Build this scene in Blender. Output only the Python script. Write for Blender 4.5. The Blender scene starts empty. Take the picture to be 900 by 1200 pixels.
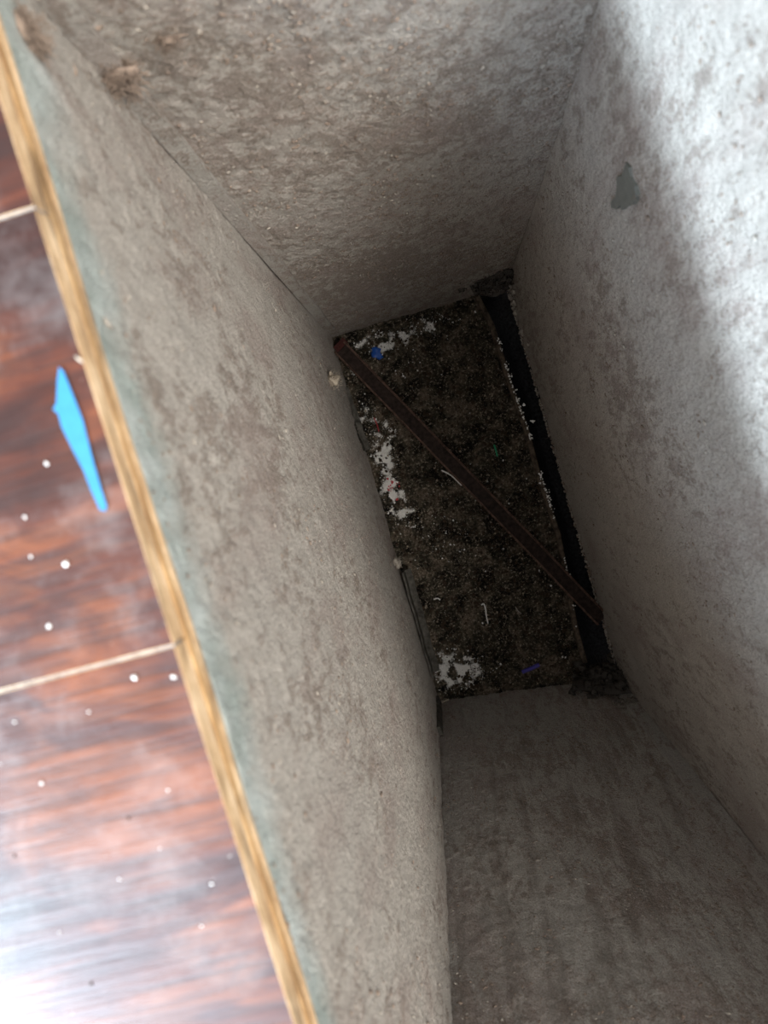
import bpy, bmesh, math, random
from mathutils import Vector, Matrix, noise
random.seed(7)
scene = bpy.context.scene
COL = scene.collection

# ---------------------------------------------------------------- camera
F = 900.0                       # focal length in pixels of the 900x1200 frame
CAM_Z = 0.14                    # lens height above the plank floor
VPX, VPY = 505.0, 525.0         # where straight down falls in the picture
down = Vector(((VPX-450)/F, -(VPY-600)/F, -1)).normalized()
ux = Vector((0.963, 0.268, 0)); ux = (ux - ux.dot(down)*down).normalized()
uz = -down; uy = uz.cross(ux)
M = Matrix((ux, uy, uz))        # rows: camera-space images of world x, y, z
cam_d = bpy.data.cameras.new('camera'); cam = bpy.data.objects.new('camera', cam_d); COL.objects.link(cam)
cam.matrix_world = Matrix.Translation((0, 0, CAM_Z)) @ M.to_4x4()
cam_d.sensor_fit = 'VERTICAL'; cam_d.sensor_height = 36; cam_d.sensor_width = 27; cam_d.lens = 27
cam_d.clip_start = 0.005; cam_d.clip_end = 50
cam_d.dof.use_dof = True; cam_d.dof.focus_distance = 0.46; cam_d.dof.aperture_fstop = 15
scene.camera = cam

# ---------------------------------------------------------------- world, lights, exposure
w = bpy.data.worlds.new('room_light'); scene.world = w; w.use_nodes = True
bg = w.node_tree.nodes['Background']; bg.inputs[0].default_value = (1.0, 0.985, 0.96, 1); bg.inputs[1].default_value = 0.82
def area(name, loc, target, sx, sy, power, col):
    l = bpy.data.lights.new(name, 'AREA'); l.shape = 'RECTANGLE'; l.size = sx; l.size_y = sy; l.energy = power; l.color = col
    o = bpy.data.objects.new(name, l); COL.objects.link(o); o.location = loc
    o.rotation_euler = (Vector(target)-Vector(loc)).to_track_quat('-Z', 'Y').to_euler()
area('window_daylight', (-2.0, -1.1, 1.20), (0.06, 0, -0.05), 1.3, 0.22, 205, (0.70, 0.86, 1.0))
area('ceiling_bounce', (-1.75, -1.95, 2.2), (-0.1, -0.1, 0), 1.3, 1.1, 68, (0.64, 0.81, 1.0))  # added area light: window bounce off the ceiling, for the floor glare
area('wall_fill', (1.05, -0.75, 2.1), (0, 0, 0), 1.0, 1.0, 92, (1.0, 0.94, 0.85))  # added fill from the right, no known lamp; lifts left and back walls
vs = scene.view_settings
scene.display_settings.display_device = 'sRGB'
vs.view_transform = 'Standard'; vs.look = 'None'; vs.gamma = 1; vs.use_curve_mapping = False
vs.exposure = 0.3

# ---------------------------------------------------------------- helpers
def px(x, y, z):
    """point on the level z that the photograph shows at pixel x, y"""
    r = Vector(((x-450)/F, -(y-600)/F, -1))
    d = M @ r
    t = (z-CAM_Z)/d.z
    return Vector((0, 0, CAM_Z)) + d*t
def ray_on_plane(x, y, p, n):
    d = M @ Vector(((x-450)/F, -(y-600)/F, -1))
    o = Vector((0, 0, CAM_Z)); return o + d*((p-o).dot(n)/d.dot(n))
def link(name, me, mats, parent=None):
    o = bpy.data.objects.new(name, me); COL.objects.link(o)
    for m in (mats if isinstance(mats, (list, tuple)) else [mats]): me.materials.append(m)
    if parent: o.parent = parent
    return o
def obj(name, bm, mats, parent=None, smooth=True):
    me = bpy.data.meshes.new(name); bm.normal_update(); bm.to_mesh(me); bm.free()
    if smooth:
        for p in me.polygons: p.use_smooth = True
    return link(name, me, mats, parent)
def tag(o, label=None, cat=None, group=None, kind=None):
    if label: o['label'] = label
    if cat: o['category'] = cat
    if group: o['group'] = group
    if kind: o['kind'] = kind
    return o
def rnd(a, b): return random.uniform(a, b)
def fbm(p, s, o=4): return noise.fractal(p*s, 0.8, 2.1, o)
ICO = {}
def ico(sub):
    if sub not in ICO:
        b = bmesh.new(); bmesh.ops.create_icosphere(b, subdivisions=sub, radius=1)
        ICO[sub] = ([v.co.copy() for v in b.verts], [[v.index for v in f.verts] for f in b.faces]); b.free()
    return ICO[sub]
class MB:
    def __init__(s): s.v = []; s.f = []; s.m = []
    def add(s, vs_, fs, mi=0):
        n = len(s.v); s.v += [tuple(v) for v in vs_]; s.f += [[i+n for i in f] for f in fs]; s.m += [mi]*len(fs)
    def blob(s, c, r, sub=1, jag=0.35, nrm=None, flat=0.6, mi=0, scale=None):
        vv, ff = ico(sub); off = Vector((rnd(-50, 50), rnd(-50, 50), rnd(-50, 50)))
        q = Vector((0, 0, 1)).rotation_difference(nrm).to_matrix() if nrm is not None else Matrix.Identity(3)
        a = rnd(0, 6.28); R = q @ Matrix.Rotation(a, 3, 'Z')
        sc = scale or (rnd(.7, 1.3), rnd(.7, 1.3), flat)
        out = []
        for v in vv:
            k = 1 + jag*2*noise.noise(v*1.3+off) + (jag*noise.noise(v*3.5+off) if sub > 1 else 0)
            p = Vector((v.x*sc[0], v.y*sc[1], v.z*sc[2]))*k*r
            out.append(Vector(c) + R @ p)
        s.add(out, ff, mi)
    def tube(s, pts, r, n=5, mi=0, taper=True):
        pts = [Vector(p) for p in pts]; rings = []
        up = Vector((0.3, 0.2, 0.93)).normalized()
        for i, p in enumerate(pts):
            t = (pts[min(i+1, len(pts)-1)]-pts[max(i-1, 0)]).normalized()
            a = t.cross(up)
            if a.length < 1e-4: a = t.cross(Vector((1, 0, 0)))
            a.normalize(); b = t.cross(a)
            rr = r*(0.5 if taper and i in (0, len(pts)-1) else 1)
            rings.append([p + (a*math.cos(2*math.pi*k/n)+b*math.sin(2*math.pi*k/n))*rr for k in range(n)])
        vs_ = [v for g in rings for v in g]; fs = []
        for i in range(len(rings)-1):
            for k in range(n): fs.append([i*n+k, i*n+(k+1) % n, (i+1)*n+(k+1) % n, (i+1)*n+k])
        fs.append(list(range(n))[::-1]); fs.append([(len(rings)-1)*n+k for k in range(n)])
        s.add(vs_, fs, mi)
    def prism(s, poly, z0, z1, mi=0, mside=None):
        """poly: list of Vector (xy); top at z1, bottom at z0"""
        n = len(poly)
        a = sum(poly[i].x*poly[(i+1) % n].y-poly[(i+1) % n].x*poly[i].y for i in range(n))
        if a < 0: poly = poly[::-1]
        top = [(p.x, p.y, z1) for p in poly]; bot = [(p.x, p.y, z0) for p in poly]
        b = len(s.v); s.add(top+bot, [list(range(n))], mi)
        s.f.append([b+n+i for i in range(n)][::-1]); s.m.append(mi if mside is None else mside)
        for i in range(n):
            j = (i+1) % n; s.f.append([b+n+i, b+n+j, b+j, b+i]); s.m.append(mi if mside is None else mside)
    def sweep(s, a, b, side, up, prof, mi=0, seg=1, wob=0):
        """profile (list of (side, up)) swept a -> b"""
        a, b = Vector(a), Vector(b); n = len(prof); vs_ = []
        for i in range(seg+1):
            t = i/seg; p = a.lerp(b, t)
            if wob: p = p + side*wob*noise.noise(Vector((t*6, 3, 1))) + up*wob*noise.noise(Vector((t*5, 9, 4)))
            vs_ += [p+side*x+up*y for x, y in prof]
        fs = [[i*n+k, i*n+(k+1) % n, (i+1)*n+(k+1) % n, (i+1)*n+k] for i in range(seg) for k in range(n)]
        fs += [list(range(n))[::-1], [seg*n+k for k in range(n)]]
        s.add(vs_, fs, mi)
    def build(s, name, mats, parent=None, smooth=False):
        me = bpy.data.meshes.new(name); me.from_pydata(s.v, [], s.f); me.update()
        o = link(name, me, mats, parent)
        me.polygons.foreach_set('material_index', s.m)
        if smooth: me.polygons.foreach_set('use_smooth', [True]*len(me.polygons))
        bm = bmesh.new(); bm.from_mesh(me); bmesh.ops.recalc_face_normals(bm, faces=bm.faces); bm.to_mesh(me); bm.free()
        return o

# ---------------------------------------------------------------- materials
class NT:
    def __init__(s, name):
        s.m = bpy.data.materials.new(name); s.m.use_nodes = True; s.t = s.m.node_tree
        s.b = s.t.nodes['Principled BSDF']; s.tc = s.t.nodes.new('ShaderNodeTexCoord')
    def n(s, typ, ins=None, **kw):
        o = s.t.nodes.new('ShaderNode'+typ)
        for k, v in kw.items(): setattr(o, k, v)
        for k, v in (ins or {}).items():
            if hasattr(v, 'is_output') or isinstance(v, bpy.types.NodeSocket): s.t.links.new(v, o.inputs[k])
            else: o.inputs[k].default_value = v
        return o
    def coord(s, scale=(1, 1, 1), rot=(0, 0, 0), loc=(0, 0, 0)):
        return s.n('Mapping', {'Vector': s.tc.outputs['Object'], 'Scale': scale, 'Rotation': rot, 'Location': loc}).outputs[0]
    def noise(s, vec, scale, detail=4, rough=0.6, dist=0):
        return s.n('TexNoise', {'Vector': vec, 'Scale': scale, 'Detail': detail, 'Roughness': rough, 'Distortion': dist}).outputs[0]
    def ramp(s, fac, stops):
        r = s.n('ValToRGB', {'Fac': fac}); e = r.color_ramp.elements
        while len(e) < len(stops): e.new(0.5)
        for i, (p, c) in enumerate(stops): e[i].position = p; e[i].color = (c if len(c) == 4 else (*c, 1)) if not isinstance(c, (int, float)) else (c, c, c, 1)
        return r.outputs[0]
    def mix(s, f, a, b, mode='MIX'):
        o = s.n('MixRGB', blend_type=mode)
        for k, v in (('Fac', f), ('Color1', a), ('Color2', b)):
            if isinstance(v, bpy.types.NodeSocket): s.t.links.new(v, o.inputs[k])
            elif isinstance(v, (tuple, list)): o.inputs[k].default_value = (*v[:3], 1)
            else: o.inputs[k].default_value = v
        return o.outputs[0]
    def math(s, op, a, b=0.0, clamp=False):
        o = s.n('Math', operation=op, use_clamp=clamp)
        for i, v in enumerate((a, b)):
            if isinstance(v, bpy.types.NodeSocket): s.t.links.new(v, o.inputs[i])
            else: o.inputs[i].default_value = v
        return o.outputs[0]
    def set(s, k, v):
        if isinstance(v, bpy.types.NodeSocket): s.t.links.new(v, s.b.inputs[k])
        else: s.b.inputs[k].default_value = (*v, 1) if isinstance(v, tuple) and len(v) == 3 else v
    def bump(s, h, strength=0.5, dist=0.001):
        s.set('Normal', s.n('Bump', {'Height': h, 'Strength': strength, 'Distance': dist}).outputs[0])
def G(v): return (v, v, v)
def plain(name, col, rough=0.8, metal=0.0, bscale=900, bstr=0.4, var=0.35):
    t = NT(name); v = t.coord()
    a = t.noise(v, bscale, 3); c = t.mix(t.ramp(a, [(0.3, 0.0), (0.7, 1.0)]), tuple(x*(1-var) for x in col), tuple(min(1, x*(1+var)) for x in col))
    t.set('Base Color', c); t.set('Roughness', rough); t.set('Metallic', metal); t.set('Specular IOR Level', 0.08 if max(col) < 0.1 and rough > 0.5 else 0.4); t.bump(a, bstr, 0.0005); return t.m

def dusty(name, base=(0.47, 0.45, 0.415), brown=(0.19, 0.14, 0.105), stretch=(1, 1, 0.45), clean_top=0.0, seed=0.0, amount=0.5, stripes=0.0):
    t = NT(name); v = t.coord(stretch, loc=(seed, seed*0.7, seed*1.3)); vi = t.coord(loc=(seed, seed, seed))
    big = t.noise(vi, 14, 3, 0.5)
    mid = t.noise(v, 150, 8, 0.74, 0.25)
    fine = t.noise(vi, 520, 4, 0.7)
    grain = t.noise(vi, 1500, 2, 0.7)
    c = t.mix(t.ramp(big, [(0.3, 0.0), (0.7, 1.0)]), tuple(x*0.88 for x in base), tuple(x*1.12 for x in base))
    # lint blotches, denser where the large noise is high
    dens = t.math('ADD', mid, t.math('MULTIPLY', t.math('SUBTRACT', big, 0.5), 0.5))
    fib = t.math('ADD', dens, t.math('MULTIPLY', t.math('SUBTRACT', fine, 0.5), 0.55))
    blot = t.ramp(fib, [(0.57-0.13*amount, 0.0), (0.68-0.12*amount, 1.0)])
    c = t.mix(t.math('MULTIPLY', blot, 0.85), c, brown)
    red = t.noise(v, 34, 3, 0.6)
    c = t.mix(t.math('MULTIPLY', t.ramp(red, [(0.48, 0.0), (0.66, 1.0)]), 0.5), c, (0.30, 0.225, 0.20))
    # flecks, pale and dark
    c = t.mix(t.math('MULTIPLY', t.ramp(fine, [(0.60, 0.0), (0.72, 1.0)]), 0.40), c, (0.54, 0.50, 0.45))
    c = t.mix(t.math('MULTIPLY', t.ramp(fine, [(0.28, 1.0), (0.42, 0.0)]), 0.45), c, (0.14, 0.12, 0.10))
    c = t.mix(0.35, c, t.ramp(grain, [(0.35, 0.12), (0.65, 0.60)]))
    c = t.mix(1.0, c, (1.03, 0.985, 0.955), 'MULTIPLY')
    if stripes:
        st = t.noise(t.coord((1, 1, 0.06), loc=(seed, 0, 0)), 120, 3, 0.5)
        c = t.mix(t.math('MULTIPLY', t.ramp(st, [(0.52, 0.0), (0.66, 1.0)]), stripes), c, (0.15, 0.125, 0.105))
    if clean_top:
        z = t.n('SeparateXYZ', {'Vector': t.tc.outputs['Object']}).outputs[2]
        zz = t.math('ADD', z, t.math('MULTIPLY', t.math('SUBTRACT', t.noise(vi, 45, 4), 0.5), 0.035))
        mask = t.ramp(t.math('MULTIPLY', t.math('ADD', zz, 0.05), 22, True), [(0.42, 0.0), (0.75, 1.0)])
        zinc = t.mix(t.ramp(t.noise(t.coord((1, 1, 0.5)), 60, 4), [(0.35, 0.0), (0.65, 1.0)]), (0.30, 0.36, 0.345), (0.50, 0.56, 0.56))
        c = t.mix(t.math('MULTIPLY', mask, clean_top), c, zinc)
    t.set('Base Color', c); t.set('Roughness', 0.85); t.set('Specular IOR Level', 0.25)
    h = t.math('ADD', t.math('MULTIPLY', mid, 0.8), t.math('ADD', t.math('MULTIPLY', fine, 0.5), t.math('MULTIPLY', grain, 0.15)))
    t.bump(h, 1.0, 0.0032); return t.m

def wood():
    t = NT('plank_veneer'); v = t.coord((0.22, 1, 1)); iv = t.coord()
    wv = t.noise(t.coord((0.5, 1, 1)), 16, 3, 0.5)
    n1 = t.noise(t.mix(0.045, v, wv, 'ADD'), 46, 5, 0.6, 0.7)
    n2 = t.noise(t.coord((0.05, 1, 1)), 420, 4, 0.65)
    n3 = t.noise(t.coord((0.35, 1, 1), loc=(3, 1, 0)), 24, 3, 0.5, 0.5)
    f = t.math('ADD', t.math('MULTIPLY', n1, 0.6), t.math('MULTIPLY', n3, 0.4))
    c = t.ramp(f, [(0.34, (0.010, 0.005, 0.006)), (0.44, (0.030, 0.0085, 0.0065)), (0.51, (0.068, 0.017, 0.009)), (0.58, (0.16, 0.046, 0.016)), (0.68, (0.06, 0.017, 0.010))])
    c = t.mix(t.math('MULTIPLY', t.ramp(n2, [(0.42, 1.0), (0.56, 0.0)]), 0.55), c, (0.025, 0.011, 0.010))
    d = t.noise(iv, 38, 5, 0.7); dd = t.noise(iv, 700, 2, 0.5)
    c = t.mix(t.math('MULTIPLY', t.ramp(d, [(0.52, 0.0), (0.78, 1.0)]), 0.22), c, (0.36, 0.34, 0.34))
    c = t.mix(t.ramp(dd, [(0.76, 0.0), (0.80, 0.6)]), c, (0.6, 0.58, 0.55))
    t.set('Base Color', c); t.set('Roughness', t.ramp(d, [(0.3, 0.27), (0.7, 0.46)])); t.set('Specular IOR Level', 0.6)
    t.bump(t.math('ADD', n2, t.math('MULTIPLY', d, 0.6)), 0.25, 0.0006); return t.m

def ply(name, a, b, c3):
    t = NT(name); n = t.noise(t.coord((1, 0.25, 1)), 260, 5, 0.7); n2 = t.noise(t.coord((1, 0.6, 3)), 90, 4, 0.6)
    c = t.ramp(n, [(0.32, a), (0.5, b), (0.68, c3)]); c = t.mix(t.math('MULTIPLY', t.ramp(n2, [(0.35, 1.0), (0.5, 0.0)]), 0.7), c, tuple(x*0.35 for x in a))
    t.set('Base Color', c); t.set('Roughness', 0.8); t.bump(n, 0.6, 0.001); return t.m

def bed_mat():
    t = NT('soot_and_dust'); v = t.coord()
    n = t.noise(v, 70, 5, 0.7, 0.4); f = t.noise(v, 520, 4, 0.8); g = t.noise(v, 1400, 2, 0.7)
    c = t.ramp(n, [(0.41, (0.005, 0.004, 0.003)), (0.51, (0.050, 0.044, 0.031)), (0.64, (0.145, 0.112, 0.083))])
    c = t.mix(t.ramp(f, [(0.55, 0.0), (0.64, 0.8)]), c, (0.42, 0.35, 0.28))
    c = t.mix(t.math('MULTIPLY', t.ramp(f, [(0.32, 1.0), (0.46, 0.0)]), 0.9), c, (0.006, 0.005, 0.004))
    at = t.n('Attribute', attribute_name='plaster').outputs['Fac']
    k = t.math('MULTIPLY', t.math('ADD', at, t.math('MULTIPLY', t.math('SUBTRACT', g, 0.5), 1.2)), at)
    c = t.mix(t.ramp(k, [(0.25, 0.0), (0.45, 1.0)]), c, (0.82, 0.81, 0.78))
    t.set('Base Color', c); t.set('Roughness', 0.9); t.set('Specular IOR Level', 0.15)
    t.bump(t.math('ADD', f, t.math('MULTIPLY', n, 0.8)), 1.0, 0.002); return t.m

m_left = dusty('dust_on_left_wall', clean_top=0.85, seed=0.0, amount=0.35)
m_back = dusty('dust_on_back_wall', seed=2.0, amount=1.0, stretch=(1, 1, 0.8))
m_right = dusty('dust_on_right_wall', base=(0.50, 0.475, 0.435), seed=4.1, amount=0.35)
m_front = dusty('dust_on_front_wall', base=(0.43, 0.415, 0.38), seed=6.3, amount=0.65, stripes=0.4)
m_seam = dusty('dust_on_seams', base=(0.40, 0.395, 0.37), seed=8.0, amount=0.3)
m_tab = plain('grimy_metal', (0.075, 0.07, 0.062), 0.8, bscale=250, var=0.6)
m_wood = wood()
m_core = ply('fibreboard_core', (0.30, 0.18, 0.09), (0.52, 0.36, 0.21), (0.72, 0.56, 0.38))
m_ply = ply('plywood_edge', (0.20, 0.11, 0.05), (0.36, 0.22, 0.10), (0.55, 0.38, 0.2))
m_ply2 = ply('plywood_dark_layer', (0.10, 0.06, 0.03), (0.18, 0.11, 0.06), (0.30, 0.19, 0.1))
m_joint = plain('joint_grime', (0.24, 0.215, 0.20))
m_bed = bed_mat()
m_black = plain('black_felt', (0.020, 0.020, 0.022), 0.95, bscale=500, bstr=1.0, var=0.7)
m_bar = plain('grimy_dark_wood', (0.026, 0.017, 0.014), 0.6, bscale=350, var=0.6)
m_rail = plain('lightened_rail', (0.085, 0.052, 0.040), 0.6, bscale=350, var=0.6)  # rails coloured lighter than the web, standing in for its weak inner shadow
m_bared = plain('red_painted_end', (0.055, 0.018, 0.016), 0.6)
m_lath = plain('dark_lath', (0.085, 0.066, 0.050), 0.8, bscale=300, var=0.7)
m_lint = plain('brown_lint', (0.24, 0.185, 0.15), 1.0, bscale=1500)
m_lintg = plain('grey_lint', (0.36, 0.325, 0.285), 1.0, bscale=1500)
m_fringe = plain('dirty_lint', (0.16, 0.14, 0.12), 1.0, bscale=1500)
m_lintp = plain('pale_lint', (0.42, 0.36, 0.29), 1.0, bscale=1500)
m_lintd = plain('sooty_lint', (0.065, 0.058, 0.052), 1.0, bscale=1200)
m_white = plain('plaster_white', (0.84, 0.83, 0.81), 0.85, var=0.15)
m_crumbd = plain('dark_crumb', (0.045, 0.032, 0.022), 0.8, var=0.6)
m_crumbb = plain('tan_crumb', (0.32, 0.26, 0.19), 0.8, var=0.5)
m_redc = plain('red_crumb', (0.45, 0.05, 0.06), 0.7)
m_tape = plain('blue_masking_tape', (0.024, 0.175, 0.37), 0.55, bscale=350, bstr=0.25, var=0.08)
m_blue = plain('blue_plastic', (0.010, 0.075, 0.36), 0.4, var=0.15)
m_green = plain('green_plastic', (0.015, 0.30, 0.13), 0.4, var=0.15)
m_purple = plain('violet_plastic', (0.06, 0.045, 0.30), 0.4, var=0.15)
m_patch = plain('bare_grey_metal', (0.13, 0.13, 0.115), 0.7, var=0.15, bscale=400)

# ---------------------------------------------------------------- duct geometry
ZR = -0.0108                     # metal starts under the flooring
ZB = -0.46                       # level of the debris
# picture points of the four rim corners (floor level) and the four bottom corners
T = {'bl': px(-82, -144, 0), 'br': px(850, -436, 0), 'fr': px(1628, 1929, 0), 'fl': px(557, 1867, 0)}
B = {'bl': px(388, 394, ZB), 'br': px(594, 334, ZB), 'fr': px(726, 797, ZB), 'fl': px(514, 822, ZB)}
for k in T: print('rim', k, tuple(round(c, 3) for c in T[k]), 'bottom', tuple(round(c, 3) for c in B[k]))
print('seams', px(0, 257, 0), px(40, 242, 0), px(0, 812, 0), px(195, 757, 0))
CEN = Vector((0.02, 0, 0))
def corner(k, z): return T[k].lerp(B[k], (0-z)/(0-ZB))
def at_wall(a, b, u, z): return corner(a, z).lerp(corner(b, z), u)
def wall_normal(a, b, u=0.5, z=-0.2):
    p = at_wall(a, b, u, z); n = (at_wall(a, b, u+0.05, z)-p).cross(at_wall(a, b, u, z-0.01)-p).normalized()
    return n if n.dot(CEN-Vector((p.x, p.y, 0))) > 0 else -n
def wall(name, a, b, mat, nu, nv, z0, z1, amp=0.0011, ripple=0.0, seed=0):
    n = wall_normal(a, b); vs_ = []; so = Vector((seed, seed, seed))
    for j in range(nv+1):
        z = z0+(z1-z0)*(j/nv)
        for i in range(nu+1):
            u = i/nu; p = at_wall(a, b, -0.004+u*1.008, z)
            q = Vector((p.x, p.y, p.z*0.6))+so
            d = amp*(0.9*noise.noise(q*16) + 0.38*fbm(q, 90, 3) + 0.40*noise.noise(q*420))
            if ripple: d += ripple*max(0, noise.noise(q*30+so))*math.sin(p.z*900+6*noise.noise(q*40))*max(0, min(1, (-z-0.1)/0.25))
            vs_.append(p+n*d)
    fs = [[j*(nu+1)+i, j*(nu+1)+i+1, (j+1)*(nu+1)+i+1, (j+1)*(nu+1)+i] for j in range(nv) for i in range(nu)]
    me = bpy.data.meshes.new(name); me.from_pydata(vs_, [], fs); me.update()
    if me.polygons[len(fs)//2].normal.dot(n) < 0: me.flip_normals()
    me.polygons.foreach_set('use_smooth', [True]*len(fs))
    o = link(name, me, mat); o['kind'] = 'structure'
    s = o.modifiers.new('thickness', 'SOLIDIFY'); s.thickness = 0.0012; s.offset = -1
    return o
W = {}
W['left'] = wall('wall_left', 'bl', 'fl', m_left, 260, 340, ZR, ZB-0.012, seed=1)
W['back'] = wall('wall_back', 'bl', 'br', m_back, 150, 340, ZR, ZB-0.045, amp=0.0014, seed=2)
W['right'] = wall('wall_right', 'br', 'fr', m_right, 260, 340, ZR, ZB+0.004, seed=3)
W['front'] = wall('wall_front', 'fl', 'fr', m_front, 150, 340, ZR, ZB-0.045, amp=0.0012, ripple=0.0, seed=4)
SIDES = {'left': ('bl', 'fl'), 'back': ('bl', 'br'), 'right': ('br', 'fr'), 'front': ('fl', 'fr')}

# lint specks clinging to the walls (uncountable)
def specks(side, count, mat, r0, r1, name, zlo=ZB, zhi=ZR, dens=True, flat=0.45):
    a, b = SIDES[side]; n = wall_normal(a, b); mb = MB(); k = 0; tries = 0
    while k < count and tries < count*12:
        tries += 1
        u = rnd(0.01, 0.99); z = rnd(zlo, zhi)
        p = at_wall(a, b, u, z)
        if dens and noise.noise(p*26+Vector((9, 9, 9)))+0.5*noise.noise(p*90) < rnd(-0.25, 0.4): continue
        k += 1
        mb.blob(p+n*0.0004, rnd(r0, r1)*(1 if random.random() < .9 else 1.6), 1, 0.5, n, flat, scale=(rnd(.5, 1.1), rnd(.6, 1.9), flat))
        if random.random() < 0.16:
            d = Vector((rnd(-1, 1), rnd(-1, 1), rnd(-1, 1))); q = p+n*0.001; pts = [q]
            for _ in range(4):
                d = (d+Vector((rnd(-.7, .7), rnd(-.7, .7), rnd(-.7, .7)))).normalized(); q = q+d*rnd(.0006, .0012)+n*0.0001; pts.append(q.copy())
            mb.tube(pts, 0.00007, 3)
    o = mb.build(name, mat, W[side], smooth=True); o['kind'] = 'stuff'
for side, c1, c2 in (('left', 900, 500), ('back', 2600, 1300), ('right', 1600, 1000), ('front', 2600, 1300)):
    specks(side, c1, m_lint, 0.0002, 0.0006, 'brown_lint_specks')
    specks(side, c2, m_lintg, 0.0002, 0.0006, 'grey_lint_specks')

# folded seams standing on the back and front walls beside their corners
def seam(side, u0, u1, z0, z1, th=0.0011):
    a, b = SIDES[side]; n = wall_normal(a, b); mb = MB(); N = 60; vs_ = []
    for i in range(N+1):
        z = z0+(z1-z0)*i/N
        wv = 0.0012*noise.noise(Vector((z*18, 4, side == 'back')))
        for u, h in ((u0, -0.001), (u0, th), (u1, th), (u1, -0.001)):
            p = at_wall(a, b, u, z); t = (at_wall(a, b, 1, z)-at_wall(a, b, 0, z)).normalized()
            vs_.append(p+n*(h+(0.0002*noise.noise(p*300) if h > 0 else 0))+t*(wv if u == u1 else 0))
    fs = [[i*4+k, i*4+(k+1) % 4, (i+1)*4+(k+1) % 4, (i+1)*4+k] for i in range(N) for k in range(4)]
    fs += [[0, 1, 2, 3], [N*4+3, N*4+2, N*4+1, N*4]]
    mb.add(vs_, fs); o = mb.build('folded_seam', m_seam, W[side]); return o
seam('back', 0.004, 0.050, ZR-0.001, -0.43, 0.0021)
seam('front', 0.996, 0.934, ZR-0.001, -0.43, 0.0026)

# bent tabs and strips at the foot of the left wall
def px_left(x, y):
    a, b = SIDES['left']; n = wall_normal(a, b); return ray_on_plane(x, y, at_wall(a, b, 0.5, -0.3), n)
nl = wall_normal('bl', 'fl')
for (p0, p1, wd) in (((402, 455), (428, 528), 0.004), ((474, 668), (508, 788), 0.005)):
    a_, b_ = px(*p0, ZB+0.006), px(*p1, ZB+0.006); d = (b_-a_).normalized(); sd = d.cross(Vector((0, 0, 1)))
    if sd.dot(nl) < 0: sd = -sd
    mb = MB(); mb.sweep(a_, b_, sd, Vector((0, 0, 1)), [(-0.002, 0.010), (-0.0006, 0.010), (0.0002, 0.001), (wd, -0.0015), (wd, -0.0025), (-0.002, -0.001)], seg=14, wob=0.0012)
    mb.build('bent_tab', m_tab, W['left'])
mb = MB(); q0 = at_wall('bl', 'fl', 0.985, -0.452)+nl*0.0012; q1 = at_wall('bl', 'fl', 0.985, -0.395)+nl*0.0012
mb.sweep(q0, q1, (corner('fl', -.4)-corner('bl', -.4)).normalized(), nl, [(-0.0035, -0.002), (-0.0035, 0.0008), (0.003, 0.0016), (0.003, -0.002)], seg=8, wob=0.0006)
mb.build('drive_cleat', m_tab, W['left'])

# bare rubbed patch on the right wall
nr = wall_normal('br', 'fr'); pr = at_wall('br', 'fr', 0.3, -0.25)
poly = [(745, 186), (749, 192), (751, 203), (756, 214), (757, 226), (753, 236), (744, 239), (738, 243), (737, 236), (731, 242), (725, 240), (725, 233), (731, 227), (733, 214), (733, 203), (740, 201), (743, 192)]
mb = MB(); pts = [ray_on_plane(x, y, pr, nr) for x, y in poly]
def snap(p):
    """distance of the real (slightly twisted) right wall from the flat plane"""
    best = None
    z = p.z; a_, b_ = corner('br', z), corner('fr', z); t = (b_-a_); u = (p-a_).dot(t)/t.dot(t); return a_.lerp(b_, u)
pts = [snap(p) for p in pts]
n_ = len(pts); mb.add([p+nr*0.0014 for p in pts]+[p-nr*0.001 for p in pts], [list(range(n_))]+[[i, (i+1) % n_, n_+(i+1) % n_, n_+i] for i in range(n_)])
mb.build('bare_patch', m_patch, W['right'])

# ---------------------------------------------------------------- flooring round the hole
Y1 = (px(0, 257, 0).y+px(40, 242, 0).y)/2; Y2 = (px(0, 812, 0).y+px(195, 757, 0).y)/2
PW = Y1-Y2
HOLE = [T['bl'].xy, T['br'].xy, T['fr'].xy, T['fl'].xy]      # clockwise seen from above? fixed below
ar = sum(HOLE[i].x*HOLE[(i+1) % 4].y-HOLE[(i+1) % 4].x*HOLE[i].y for i in range(4))
if ar < 0: HOLE = HOLE[::-1]
def clip(poly, p, q, keep_left):
    out = []; e = q-p
    def side(v): s_ = e.x*(v.y-p.y)-e.y*(v.x-p.x); return s_ if keep_left else -s_
    for i in range(len(poly)):
        a_, b_ = poly[i], poly[(i+1) % len(poly)]; sa, sb = side(a_), side(b_)
        if sa >= 0: out.append(a_)
        if (sa > 0 and sb < 0) or (sa < 0 and sb > 0): out.append(a_.lerp(b_, sa/(sa-sb)))
    return out
edges = [(HOLE[i], HOLE[(i+1) % 4]) for i in range(4)]
mid = [(e[0]+e[1])/2 for e in edges]
order = sorted(range(4), key=lambda i: -abs(mid[i].x-CEN.x))   # the two long sides first
floor = bpy.data.objects.new('floor', None); COL.objects.link(floor); floor['kind'] = 'structure'
def minus_hole(rect):
    rest = rect; outs = []
    for i in order:
        p_, q_ = edges[i]; o_ = clip(rest, p_, q_, False)
        if len(o_) > 2: outs.append(o_)
        rest = clip(rest, p_, q_, True)
        if len(rest) < 3: break
    return outs
XL, XR = -0.75, 0.75
nrow = 7
ends = [(-0.42, 0.33), (-0.60, 0.52), (-0.34, 0.40), (-0.52, 0.45)]
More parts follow.
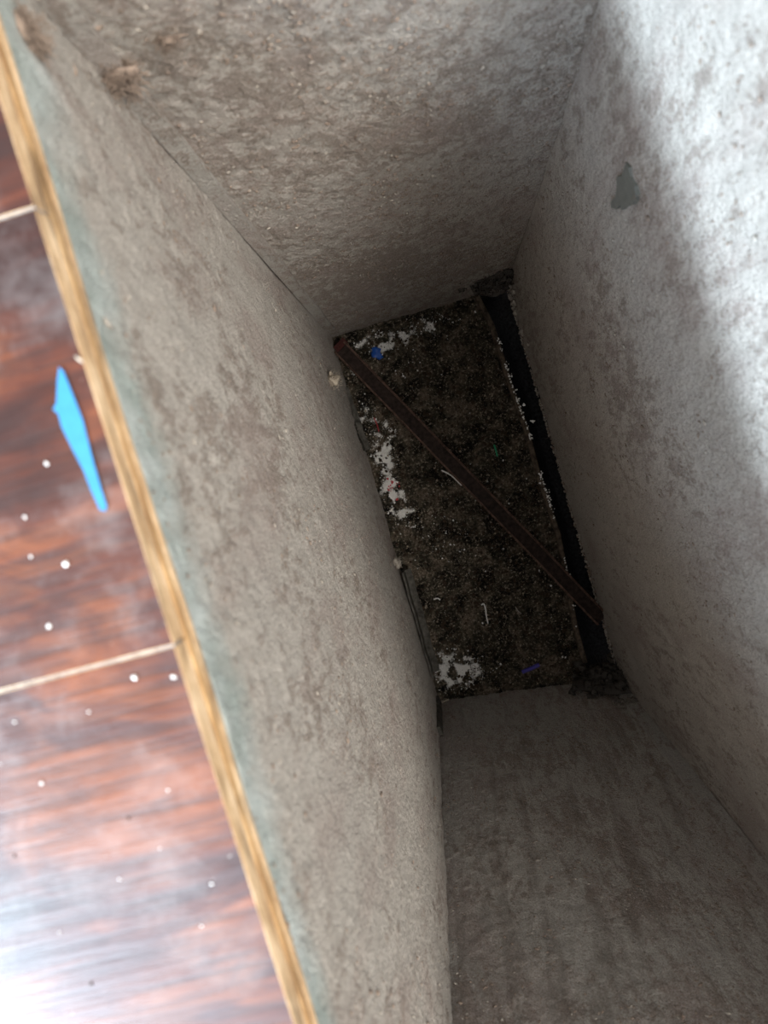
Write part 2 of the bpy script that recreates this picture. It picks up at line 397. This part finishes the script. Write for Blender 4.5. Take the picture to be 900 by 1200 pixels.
for r in range(-nrow, nrow+1):
    y1 = Y1+r*PW; y0 = y1-PW; g = 0.00022
    cuts = [XL, *ends[r % 4], XR]
    for c0, c1 in zip(cuts[:-1], cuts[1:]):
        rect = [Vector((c0+g, y0+g)), Vector((c1-g, y0+g)), Vector((c1-g, y1-g)), Vector((c0+g, y1-g))]
        for poly_ in minus_hole(rect):
            if abs(sum(poly_[i].x*poly_[(i+1) % len(poly_)].y-poly_[(i+1) % len(poly_)].x*poly_[i].y for i in range(len(poly_)))) < 2e-5: continue
            mb = MB(); mb.prism(poly_, -0.0062, 0.0, 0, 1); o = mb.build('plank', [m_wood, m_core], floor)
            bv = o.modifiers.new('edge', 'BEVEL'); bv.width = 0.0002; bv.segments = 1; bv.limit_method = 'ANGLE'
# joint grime: a thin fillet in each long joint
for r in range(-nrow, nrow):
    y = Y1+r*PW
    for poly_ in minus_hole([Vector((XL, y-0.0002)), Vector((XR, y-0.0002)), Vector((XR, y+0.0002)), Vector((XL, y+0.0002))]):
        if len(poly_) > 2:
            mb = MB(); mb.prism(poly_, -0.004, -0.00012); mb.build('joint_grime', m_joint, floor)
# cut edges of the plywood subfloor below the planks: one trim for each side of the hole, each with three veneers
k = 1
for i in range(4):
    p_, q_ = edges[i]; e = (q_-p_).normalized(); nrm2 = Vector((-e.y, e.x)); nin = Vector((nrm2.x, nrm2.y, 0))
    root = bpy.data.objects.new('trim_%d' % k, None); COL.objects.link(root); root['kind'] = 'structure'; k += 1
    a_ = Vector((p_.x, p_.y, 0)); b_ = Vector((q_.x, q_.y, 0))
    for (za, zb, out, mat) in ((-0.0064, -0.0080, 0.0004, m_ply), (-0.0080, -0.0089, -0.0001, m_ply2), (-0.0089, -0.0106, 0.0005, m_core)):
        mb = MB(); mb.sweep(a_, b_, nin, Vector((0, 0, 1)), [(-0.03, za), (out, za), (out, zb), (-0.03, zb)], seg=50, wob=0.0009)
        mb.build('plywood_layer', mat, root)

# ---------------------------------------------------------------- bottom of the duct
ridge = [(560, 347), (577, 381), (598, 449), (619, 508), (632, 558), (655, 626), (675, 735), (686, 776)]
RW = [px(x, y, ZB) for x, y in ridge]
def ridge_x(y):
    for a_, b_ in zip(RW[:-1], RW[1:]):
        if b_.y <= y <= a_.y: return a_.x+(b_.x-a_.x)*(a_.y-y)/(a_.y-b_.y)
    return RW[0].x if y > RW[0].y else RW[-1].x
patches = [(455, 398, 26, 13, .95), (425, 399, 12, 8, .9), (500, 384, 34, 16, .62), (415, 430, 8, 12, .9), (432, 490, 12, 20, .75), (450, 535, 13, 26, 1.25), (458, 575, 13, 18, 1.2), (472, 602, 17, 20, .8),
           (537, 788, 32, 20, 1.0), (522, 775, 16, 14, .9), (480, 430, 30, 20, .3), (600, 455, 8, 22, .5), (455, 505, 8, 12, .9), (540, 620, 60, 60, .25), (480, 395, 20, 12, .7)]
PWd = []
for x, y, rx, ry, s in patches:
    c = px(x, y, ZB); PWd.append((c, rx*0.6/F, ry*0.6/F, s))
def plaster(p):
    v = 0.0
    for c, rx, ry, s in PWd:
        d = ((p.x-c.x)/rx)**2+((p.y-c.y)/ry)**2
        v = max(v, s*math.exp(-d*0.8))
    v *= 0.75+0.9*noise.noise(p*150)
    return max(0, min(1, v+0.25*noise.noise(p*400)*v))
def bed_h(p):
    h = 0.0030*noise.noise(p*38)+0.0016*fbm(p, 160, 4)+0.0008*noise.noise(p*600)
    for (x, y, r_, hh) in HEAPS: h += hh*math.exp(-(((p.x-x)**2+(p.y-y)**2)/r_**2))
    return h
HEAPS = []
for x, y, r_, hh in ((458, 560, 0.014, 0.006), (537, 790, 0.016, 0.005), (455, 400, 0.015, 0.004), (520, 640, 0.03, 0.003), (640, 700, 0.022, 0.003)):
    c = px(x, y, ZB); HEAPS.append((c.x, c.y, r_, hh))
xs0 = min(B[k_].x for k_ in B)-0.004; ys0 = min(B[k_].y for k_ in B)-0.006; ys1 = max(B[k_].y for k_ in B)+0.006
nu, nv = 230, 420; vs_ = []; at = []
for j in range(nv+1):
    y = ys0+(ys1-ys0)*j/nv; xr = ridge_x(y)
    # left boundary follows the left wall
    a_, b_ = B['bl'], B['fl']; tt = (a_.y-y)/(a_.y-b_.y); xl = a_.x+(b_.x-a_.x)*tt-0.001
    for i in range(nu+1):
        x = xl+(xr-xl)*i/nu; p = Vector((x, y, 0)); edge = min(1, (nu-i)/12)
        vs_.append((x, y, ZB-0.004+bed_h(p)*edge)); at.append(plaster(p))
fs = [[j*(nu+1)+i, j*(nu+1)+i+1, (j+1)*(nu+1)+i+1, (j+1)*(nu+1)+i] for j in range(nv) for i in range(nu)]
me = bpy.data.meshes.new('debris_layer'); me.from_pydata(vs_, [], fs); me.update(); me.polygons.foreach_set('use_smooth', [True]*len(fs))
att = me.attributes.new('plaster', 'FLOAT', 'POINT'); att.data.foreach_set('value', at)
bed = link('debris_layer', me, m_bed); tag(bed, 'dark brown layer of soot and dirt covering the bottom of the duct', 'debris', kind='stuff')
s = bed.modifiers.new('thickness', 'SOLIDIFY'); s.thickness = 0.006; s.offset = -1

# black lined recess to the right of the debris
mb = MB(); N = 90; vs_ = []; K = 14
a_, b_ = B['br'], B['fr']
for j in range(N+1):
    y = ys1+(ys0-ys1)*j/N; xl = ridge_x(y)+0.0005; tt = (a_.y-y)/(a_.y-b_.y); xr = a_.x+(b_.x-a_.x)*tt+0.018
    for i in range(K+1):
        t_ = i/K; x = xl+(xr-xl)*t_
        z = ZB-0.006-0.022*min(1, t_*3)+0.002*noise.noise(Vector((x*200, y*200, 3)))
        vs_.append((x, y, z))
mb.add(vs_, [[j*(K+1)+i, j*(K+1)+i+1, (j+1)*(K+1)+i+1, (j+1)*(K+1)+i] for j in range(N) for i in range(K)])
fl = mb.build('floor_liner', m_black, None, smooth=True); fl['kind'] = 'structure'
s = fl.modifiers.new('thickness', 'SOLIDIFY'); s.thickness = 0.002; s.offset = 1
# back of the recess under the right wall
mb = MB(); a2 = Vector((a_.x+0.018, a_.y+.006, ZB-0.03)); b2 = Vector((b_.x+0.018, b_.y-.006, ZB-0.03))
mb.sweep(a2, b2, Vector((1, 0, 0)), Vector((0, 0, 1)), [(0, 0), (0.0015, 0), (0.0015, 0.04), (-0.016, 0.0405), (-0.016, 0.039), (0, 0.038)], seg=10)
o = mb.build('recess_side', m_black, fl)

# lath along the recess edge
mb = MB()
for p0, p1 in zip(RW[:-1], RW[1:]):
    d = (p1-p0); d.z = 0; L = d.length; d.normalize(); sd = Vector((-d.y, d.x, 0))
    mb.sweep(p0+Vector((0, 0, -0.004)), p1+Vector((0, 0, -0.004))+d*0.0006, sd, Vector((0, 0, 1)), [(-0.0024, -0.004), (-0.0024, 0.0046), (-0.0012, 0.0056), (0.0010, 0.0050), (0.0018, 0.003), (0.0018, -0.004)], seg=6, wob=0.0003)
lath = mb.build('edge_lath', m_lath); tag(lath, 'thin dark lath running lengthwise between debris and black recess', 'lath')

# diagonal bar lying across the duct bottom
pa, pb = px(398, 407, ZB+0.009), px(706, 726, ZB+0.009)
d = (pb-pa).normalized(); sd = d.cross(Vector((0, 0, 1))).normalized(); up = sd.cross(d)
if up.z < 0: up = -up
bar = bpy.data.objects.new('channel_bar', None); COL.objects.link(bar); bar.location = (pa+pb)/2; inv = -bar.location
tag(bar, 'dark brown narrow channel bar lying diagonally across the bottom', 'bar')
def part_bar(name, A, Bp, prof, mat, seg=30, wob=0.0004):
    mb = MB(); mb.sweep(A+inv, Bp+inv, sd, up, prof, seg=seg, wob=wob); return mb.build(name, mat, bar)
wd = 0.0056
part_bar('web', pa, pb, [(-wd, -0.0008), (wd, -0.0008), (wd, 0.0008), (-wd, 0.0008)], m_bar)
part_bar('flange', pa, pb, [(-wd-0.0004, -0.004), (-wd+0.0012, -0.004), (-wd+0.0012, 0.0044), (-wd-0.0004, 0.0040)], m_rail)
part_bar('flange', pa, pb, [(wd-0.0012, -0.004), (wd+0.0003, -0.004), (wd+0.0003, 0.0036), (wd-0.0012, 0.0040)], m_rail)
o = part_bar('end_tip', pa-d*0.003, pa+d*0.002, [(-wd-.0014, -0.001), (wd-.002, -0.001), (wd-.002, 0.0018), (-wd-.0014, 0.0034)], m_bared, 3, 0.0); o['label'] = 'dull red tip of the bar'

# ---------------------------------------------------------------- crumbs on the bottom (uncountable)
def in_bed(p, m=0.003):
    tt = (B['bl'].y-p.y)/(B['bl'].y-B['fl'].y); xl = B['bl'].x+(B['fl'].x-B['bl'].x)*tt
    yb = B['bl'].y+(B['br'].y-B['bl'].y)*(p.x-B['bl'].x)/(B['br'].x-B['bl'].x)
    yf = B['fl'].y+(B['fr'].y-B['fl'].y)*(p.x-B['fl'].x)/(B['fr'].x-B['fl'].x)
    return xl+m < p.x < ridge_x(p.y)-m and yf+m < p.y < yb-m
def crumbs(name, mat, count, r0, r1, label, weight):
    mb = MB(); k = 0; tr = 0
    while k < count and tr < count*60:
        tr += 1
        p = Vector((rnd(xs0, 0.15), rnd(ys0, ys1), 0))
        if not in_bed(p) or random.random() > weight(p): continue
        k += 1; r = r0+(r1-r0)*random.random()**2.5
        mb.blob((p.x, p.y, ZB-0.004+bed_h(p)+r*0.5), r, 1, 0.45, None, 0.7)
    o = mb.build(name, mat); tag(o, label, 'debris', kind='stuff')
crumbs('dark_crumbs', m_crumbd, 2600, 0.0004, 0.0016, 'small blackish brown crumbs scattered all over the duct bottom', lambda p: 0.5+0.5*noise.noise(p*60))
crumbs('tan_crumbs', m_crumbb, 1500, 0.0002, 0.0008, 'small tan grit scattered all over the duct bottom', lambda p: 0.4+0.8*noise.noise(p*50+Vector((3, 3, 3))))
crumbs('plaster_crumbs', m_white, 1900, 0.00018, 0.0008, 'white plaster crumbs in patches along the left and upper debris', lambda p: 0.0016+plaster(p)**2.6)
cr = px(459, 572, ZB)
crumbs('red_crumbs', m_redc, 130, 0.0004, 0.0013, 'dark red crumbs among the white ones beside the left wall foot', lambda p: math.exp(-((p-Vector((cr.x, cr.y, 0))).length/0.006)**2))

def on_bed(x, y, up_=0.0006):
    p = px(x, y, ZB); p0 = Vector((p.x, p.y, 0)); return Vector((p.x, p.y, ZB-0.004+bed_h(p0)+up_+0.0004))
def curl(pts, r, name, mat, label, cat, group=None, h=0.0012, n=6):
    P = [on_bed(x, y, r+h) for x, y in pts]
    # smooth polyline
    Q = []
    for i in range(len(P)-1):
        p0, p1, p2, p3 = P[max(i-1, 0)], P[i], P[i+1], P[min(i+2, len(P)-1)]
        for k_ in range(5):
            t_ = k_/5; Q.append(0.5*((2*p1)+(p2-p0)*t_+(2*p0-5*p1+4*p2-p3)*t_*t_+(3*p1-p0-3*p2+p3)*t_**3))
    Q.append(P[-1]); base = Q[0].copy(); mb = MB(); mb.tube([q-base for q in Q], r, n); o = mb.build(name, mat, smooth=True); o.location = base
    return tag(o, label, cat, group)
curl([(517, 551), (527, 556), (534, 562), (541, 569)], 0.00055, 'broken_straw', m_white, 'short white straw beside the middle of the diagonal bar', 'straw', h=.004)
curl([(564, 709), (567, 708), (569, 714), (570, 722), (572, 731)], 0.00050, 'wire_hook', m_white, 'white hooked bit of wire in the lower half of the debris', 'wire', h=.003)
curl([(579, 521), (581, 527), (583, 535)], 0.00070, 'plastic_sliver', m_green, 'green plastic sliver in the debris right of the diagonal bar', 'plastic', h=.003)
curl([(438, 489), (442, 498), (444, 506)], 0.00040, 'twig', m_redc, 'thin reddish twig at the left edge of the debris', 'twig', h=.003)
curl([(508, 702), (513, 701), (516, 703)], 0.00050, 'wood_splinter', m_white, 'tiny pale splinter beside the left wall foot below the middle', 'splinter', h=.003)
curl([(604, 711), (607, 716), (611, 719)], 0.00035, 'bristle', m_lintg, 'faint thin bristle right of the white wire hook', 'bristle', h=.003)
curl([(511, 826), (518, 822), (526, 817)], 0.0006, 'wood_chip', m_lintp, 'small pale chip in the lower left corner of the bottom', 'chip', h=.004)

mb = MB(); c = on_bed(441, 414, 0.002); mb.blob((0, 0, 0), 0.0036, 2, 0.4, None, 0.5); o = mb.build('plastic_scrap', m_blue, smooth=False); o.location = c
tag(o, 'crumpled bright blue plastic scrap near the upper left debris corner', 'plastic')
a_, b_ = on_bed(612, 788, 0.0035), on_bed(632, 779, 0.0035); d = (b_-a_).normalized(); sd = d.cross(Vector((0, 0, 1)))
mb = MB(); mb.sweep(a_-a_, b_-a_, sd, Vector((0, 0, 1)), [(-0.0016, 0), (-0.0010, 0.0008), (0.0010, 0.0008), (0.0016, 0), (0.0008, -0.0003), (-0.0008, -0.0003)], seg=5, wob=0.0006)
o = mb.build('plastic_strip', m_purple); o.location = a_; tag(o, 'small violet plastic strip at the lower end of the debris', 'plastic')

# white flakes sitting in the debris and on the recess edge
FL = [(605, 457, .0008, 'small white plaster flake at the upper end of the lath edge'), (614, 474, .0011, 'large white plaster flake on the lath edge beside the black recess'),
      (624, 494, .0012, 'largest white plaster flake, on the lath edge level with the green sliver'), (633, 566, .0008, 'lone small white flake on the lath edge above the bar crossing'),
      (587, 780, .0008, 'single white flake left of the violet strip')]
for i, (x, y, r, lb) in enumerate(FL):
    mb = MB(); mb.blob((0, 0, 0), r, 2, 0.7, None, 0.5); o = mb.build('plaster_flake', m_white)
    o.location = on_bed(x, y, 0.001) if i == 4 else px(x, y, ZB+0.0016)
    tag(o, lb, 'flake', 'plaster flakes on the duct bottom')
ldm = MB()
for _ in range(260):
    i = random.randrange(1, 6); t_ = random.random(); p = RW[i].lerp(RW[i+1], t_)
    if noise.noise(p*70) < 0.02: continue
    ldm.blob((p.x+abs(random.gauss(0, .0012)), p.y, ZB+0.0014), rnd(.0003, .0008), 1, .4, None, .6)
tag(ldm.build('plaster_dust_line', m_white, lath), kind='stuff')

# ---------------------------------------------------------------- lint clumps
def clump(name, at_, r, mats, label, sub=3, fibres=120, flat=0.6, nrm=None, jag=0.5, lobes=5, fine=0, fl_=0.6, scale=None, group=None):
    mb = MB(); nrm = nrm or Vector((0, 0, 1))
    mb.blob((0, 0, 0), r*0.8, sub, jag, nrm, flat, scale=scale)
    for i in range(lobes):
        a = rnd(0, 6.28); q = Vector((math.cos(a), math.sin(a), rnd(-.3, .3)))*r*rnd(.4, .85); q -= nrm*q.dot(nrm)*0.6
        mb.blob(q, r*rnd(.25, .5), 2, jag, nrm, flat, 0)
    for i in range(fine):
        q = Vector((random.gauss(0, .5)*(scale[0] if scale else 1), random.gauss(0, .5)*(scale[1] if scale else 1), random.gauss(0, .3)))*r; q -= nrm*q.dot(nrm)*(1-flat)
        mb.blob(q, r*rnd(.05, .16), 2, jag, nrm, .8)
    for i in range(fibres):
        d = Vector((rnd(-1, 1), rnd(-1, 1), rnd(-1, 1))).normalized(); q = (d-nrm*d.dot(nrm)*(1-flat))*r*rnd(.5, 1.0); pts = [q.copy()]
        for _ in range(5):
            d = (d+Vector((rnd(-.8, .8), rnd(-.8, .8), rnd(-.8, .8)))).normalized(); q = q+d*r*rnd(.05, .16)*fl_/0.6; pts.append(q.copy())
        mb.tube(pts, min(0.00012, r*0.02)+0.00003, 3)
    o = mb.build(name, mats, smooth=True); o.location = at_; return tag(o, label, 'lint', group)
def on_wall(side, x, y, off=0.001):
    a, b = SIDES[side]; z = -0.2; p = None
    n = wall_normal(a, b); p = ray_on_plane(x, y, at_wall(a, b, 0.5, -0.25), n)
    for _ in range(4):
        t_ = corner(b, p.z)-corner(a, p.z); t2 = Vector((t_.x, t_.y, 0)); u = (p-corner(a, p.z)).dot(t2)/t2.dot(t2)
        w_ = at_wall(a, b, u, p.z); nn = wall_normal(a, b, u, p.z); p = ray_on_plane(x, y, w_, nn)
    return p+n*off, n
p, n = on_wall('left', 386, 447, 0.003); clump('lint_ball', p, 0.0060, m_lintp, 'pale round lint ball stuck low on the left wall', nrm=n, flat=.8, lobes=3, jag=.25, fibres=90)
p, n = on_wall('left', 463, 661, 0.002); clump('lint_tuft', p, 0.0045, m_lintg, 'small pinkish grey lint tuft low on the left wall, mid length', nrm=n, flat=.6, lobes=4, fibres=60)
p, n = on_wall('back', 136, 84, 0.002); clump('lint_clump', p, 0.0052, m_lint, 'brown lint clump caught on the seam in the upper left', nrm=n, flat=.35, lobes=9, fibres=260, fl_=1.3, jag=.7)
p, n = on_wall('back', 195, 42, 0.0008); clump('lint_streak', p, 0.0026, m_lint, 'flat brown lint streak high on the back wall right of the seam', nrm=n, flat=.2, lobes=6, fibres=120, fl_=1.6, scale=(.5, 1.6, .15))
p, n = on_wall('left', 32, 40, 0.0008); clump('dust_smear', p, 0.0040, m_lint, 'brown dust smear by the upper left rim of the opening', nrm=n, flat=.2, lobes=8, fibres=180, fl_=1.2)
p, n = on_wall('back', 577, 326, 0.0015); clump('soot_clump', p, 0.015, m_lintd, 'dark sooty lint clump in the upper right bottom corner', nrm=n, flat=.35, lobes=4, fibres=300, jag=.6, fine=220, sub=2)
p, n = on_wall('front', 712, 806, 0.004); clump('soot_heap', p, 0.021, m_lintd, 'large black fluffy soot heap in the lower right bottom corner', nrm=n, flat=.55, lobes=6, fibres=500, jag=.7, scale=(.9, 1.0, .4), fine=420, sub=2)
p, n = on_wall('front', 737, 826, 0.001); clump('lint_fringe', p, 0.008, m_fringe, 'grey lint fringe on the front wall next to the soot heap', nrm=n, flat=.3, lobes=2, fibres=160, jag=.7, fine=110, sub=2)
# ragged lint hanging at the lower edge of the right wall
mb = MB(); mb2 = MB()
for i in range(800):
    u = random.random(); z = ZB+0.004+abs(random.gauss(0, .0035))-0.0025; q = at_wall('br', 'fr', u, z)+nr*rnd(0, .0014)
    (mb if random.random() < .6 else mb2).blob(q, rnd(.0004, .0011), 1, .5, nr, .7)
mb.build('hanging_lint', m_lintg, W['right'], smooth=True)['kind'] = 'stuff'; mb2.build('dark_hanging_lint', m_lint, W['right'], smooth=True)['kind'] = 'stuff'
mb = MB()
for i in range(26):
    u = abs(random.gauss(0, .05)); z = ZB+0.004+random.random()*0.03; q = at_wall('br', 'fr', u, z)+nr*.001
    mb.blob(q, rnd(.001, .0024), 2, .5, nr, .7)
mb.build('corner_lint', m_lintg, W['right'], smooth=True)['kind'] = 'stuff'

# ---------------------------------------------------------------- things lying on the planks
tp = [(69, 430), (74, 435), (87, 467), (97, 493), (108, 537), (119, 575), (125, 593), (124, 599), (117, 598), (106, 573), (98, 552), (83, 523), (72, 500), (68, 485), (62, 480), (66, 472), (67, 447)]
P = [px(x, y, 0.0004) for x, y in tp]; base = sum(P, Vector())/len(P); base.z = 0.0
bm = bmesh.new(); f = bm.faces.new([bm.verts.new((p.x-base.x, p.y-base.y, 0.0002)) for p in P])
if f.normal.z < 0: f.normal_flip()
r = bmesh.ops.extrude_face_region(bm, geom=[f]); [setattr(v.co, 'z', 0.0004) for v in r['geom'] if isinstance(v, bmesh.types.BMVert)]
bmesh.ops.recalc_face_normals(bm, faces=bm.faces)
o = obj('tape_scrap', bm, m_tape, smooth=False); o.location = base; tag(o, 'torn pointed scrap of light blue masking tape on the planks', 'tape')
CR = [(54, 543, 4, 'white grit crumb on the middle plank just below left of the tape'), (77, 661, 5, 'white grit crumb on the middle plank between tape and lower joint'),
      (57, 734, 5, 'bright white grit crumb lowest on the middle plank'), (29, 606, 3, 'tiny white grit crumb near the left edge, level with the tape tip'),
      (36, 652, 3, 'tiny pale grit crumb at the far left of the middle plank'), (158, 794, 6, 'largest white chip, lying below the joint near the cut edge'),
      (203, 793, 5, 'pale chip at the cut edge right below the lower joint'), (17, 846, 3, 'tiny white grit crumb at the left edge below the lower joint'),
      (49, 918, 4, 'white grit crumb on the lower plank at mid left'), (197, 926, 3, 'pale grit crumb nearest the cut edge on the lower plank'),
      (248, 1036, 4, 'white grit crumb in the pale scuff beside the cut edge'), (104, 834, 3, 'tiny white grit crumb in the middle below the lower joint'),
      (70, 1092, 3, 'tiny white grit crumb in the glare, lower left'), (236, 1085, 3, 'tiny white grit crumb lowest beside the cut edge'),
      (140, 1030, 3, 'tiny white grit crumb in the middle of the glossy lower plank')]
DK = [(151, 959, 3, 'blackish grit crumb in the middle of the lower plank'), (107, 1153, 3, 'blackish grit crumb lowest on the glossy lower plank'), (17, 1003, 3, 'blackish grit crumb at the far left of the lower plank')]
for lst, mat, grp in ((CR, m_white, 'white grit on the planks'), (DK, m_crumbd, 'dark grit on the planks')):
    for x, y, s_, lb in lst:
        mb = MB(); mb.blob((0, 0, 0), s_*0.14/F*0.5, 2, .6, None, .6); o = mb.build('grit_crumb', mat, smooth=True); o.location = px(x, y, s_*0.14/F*0.2)
        tag(o, lb, 'crumb', grp)
a_, b_ = px(88, 417, .0004), px(98, 425, .0004)
mb = MB(); mb.tube([a_-a_, (b_-a_)*.5+Vector((0, 0, .0002)), b_-a_], 0.0003, 6); o = mb.build('wood_sliver', m_lintp, smooth=True); o.location = a_
tag(o, 'pale wood sliver on the planks beside the cut edge, above the blue tape', 'sliver')
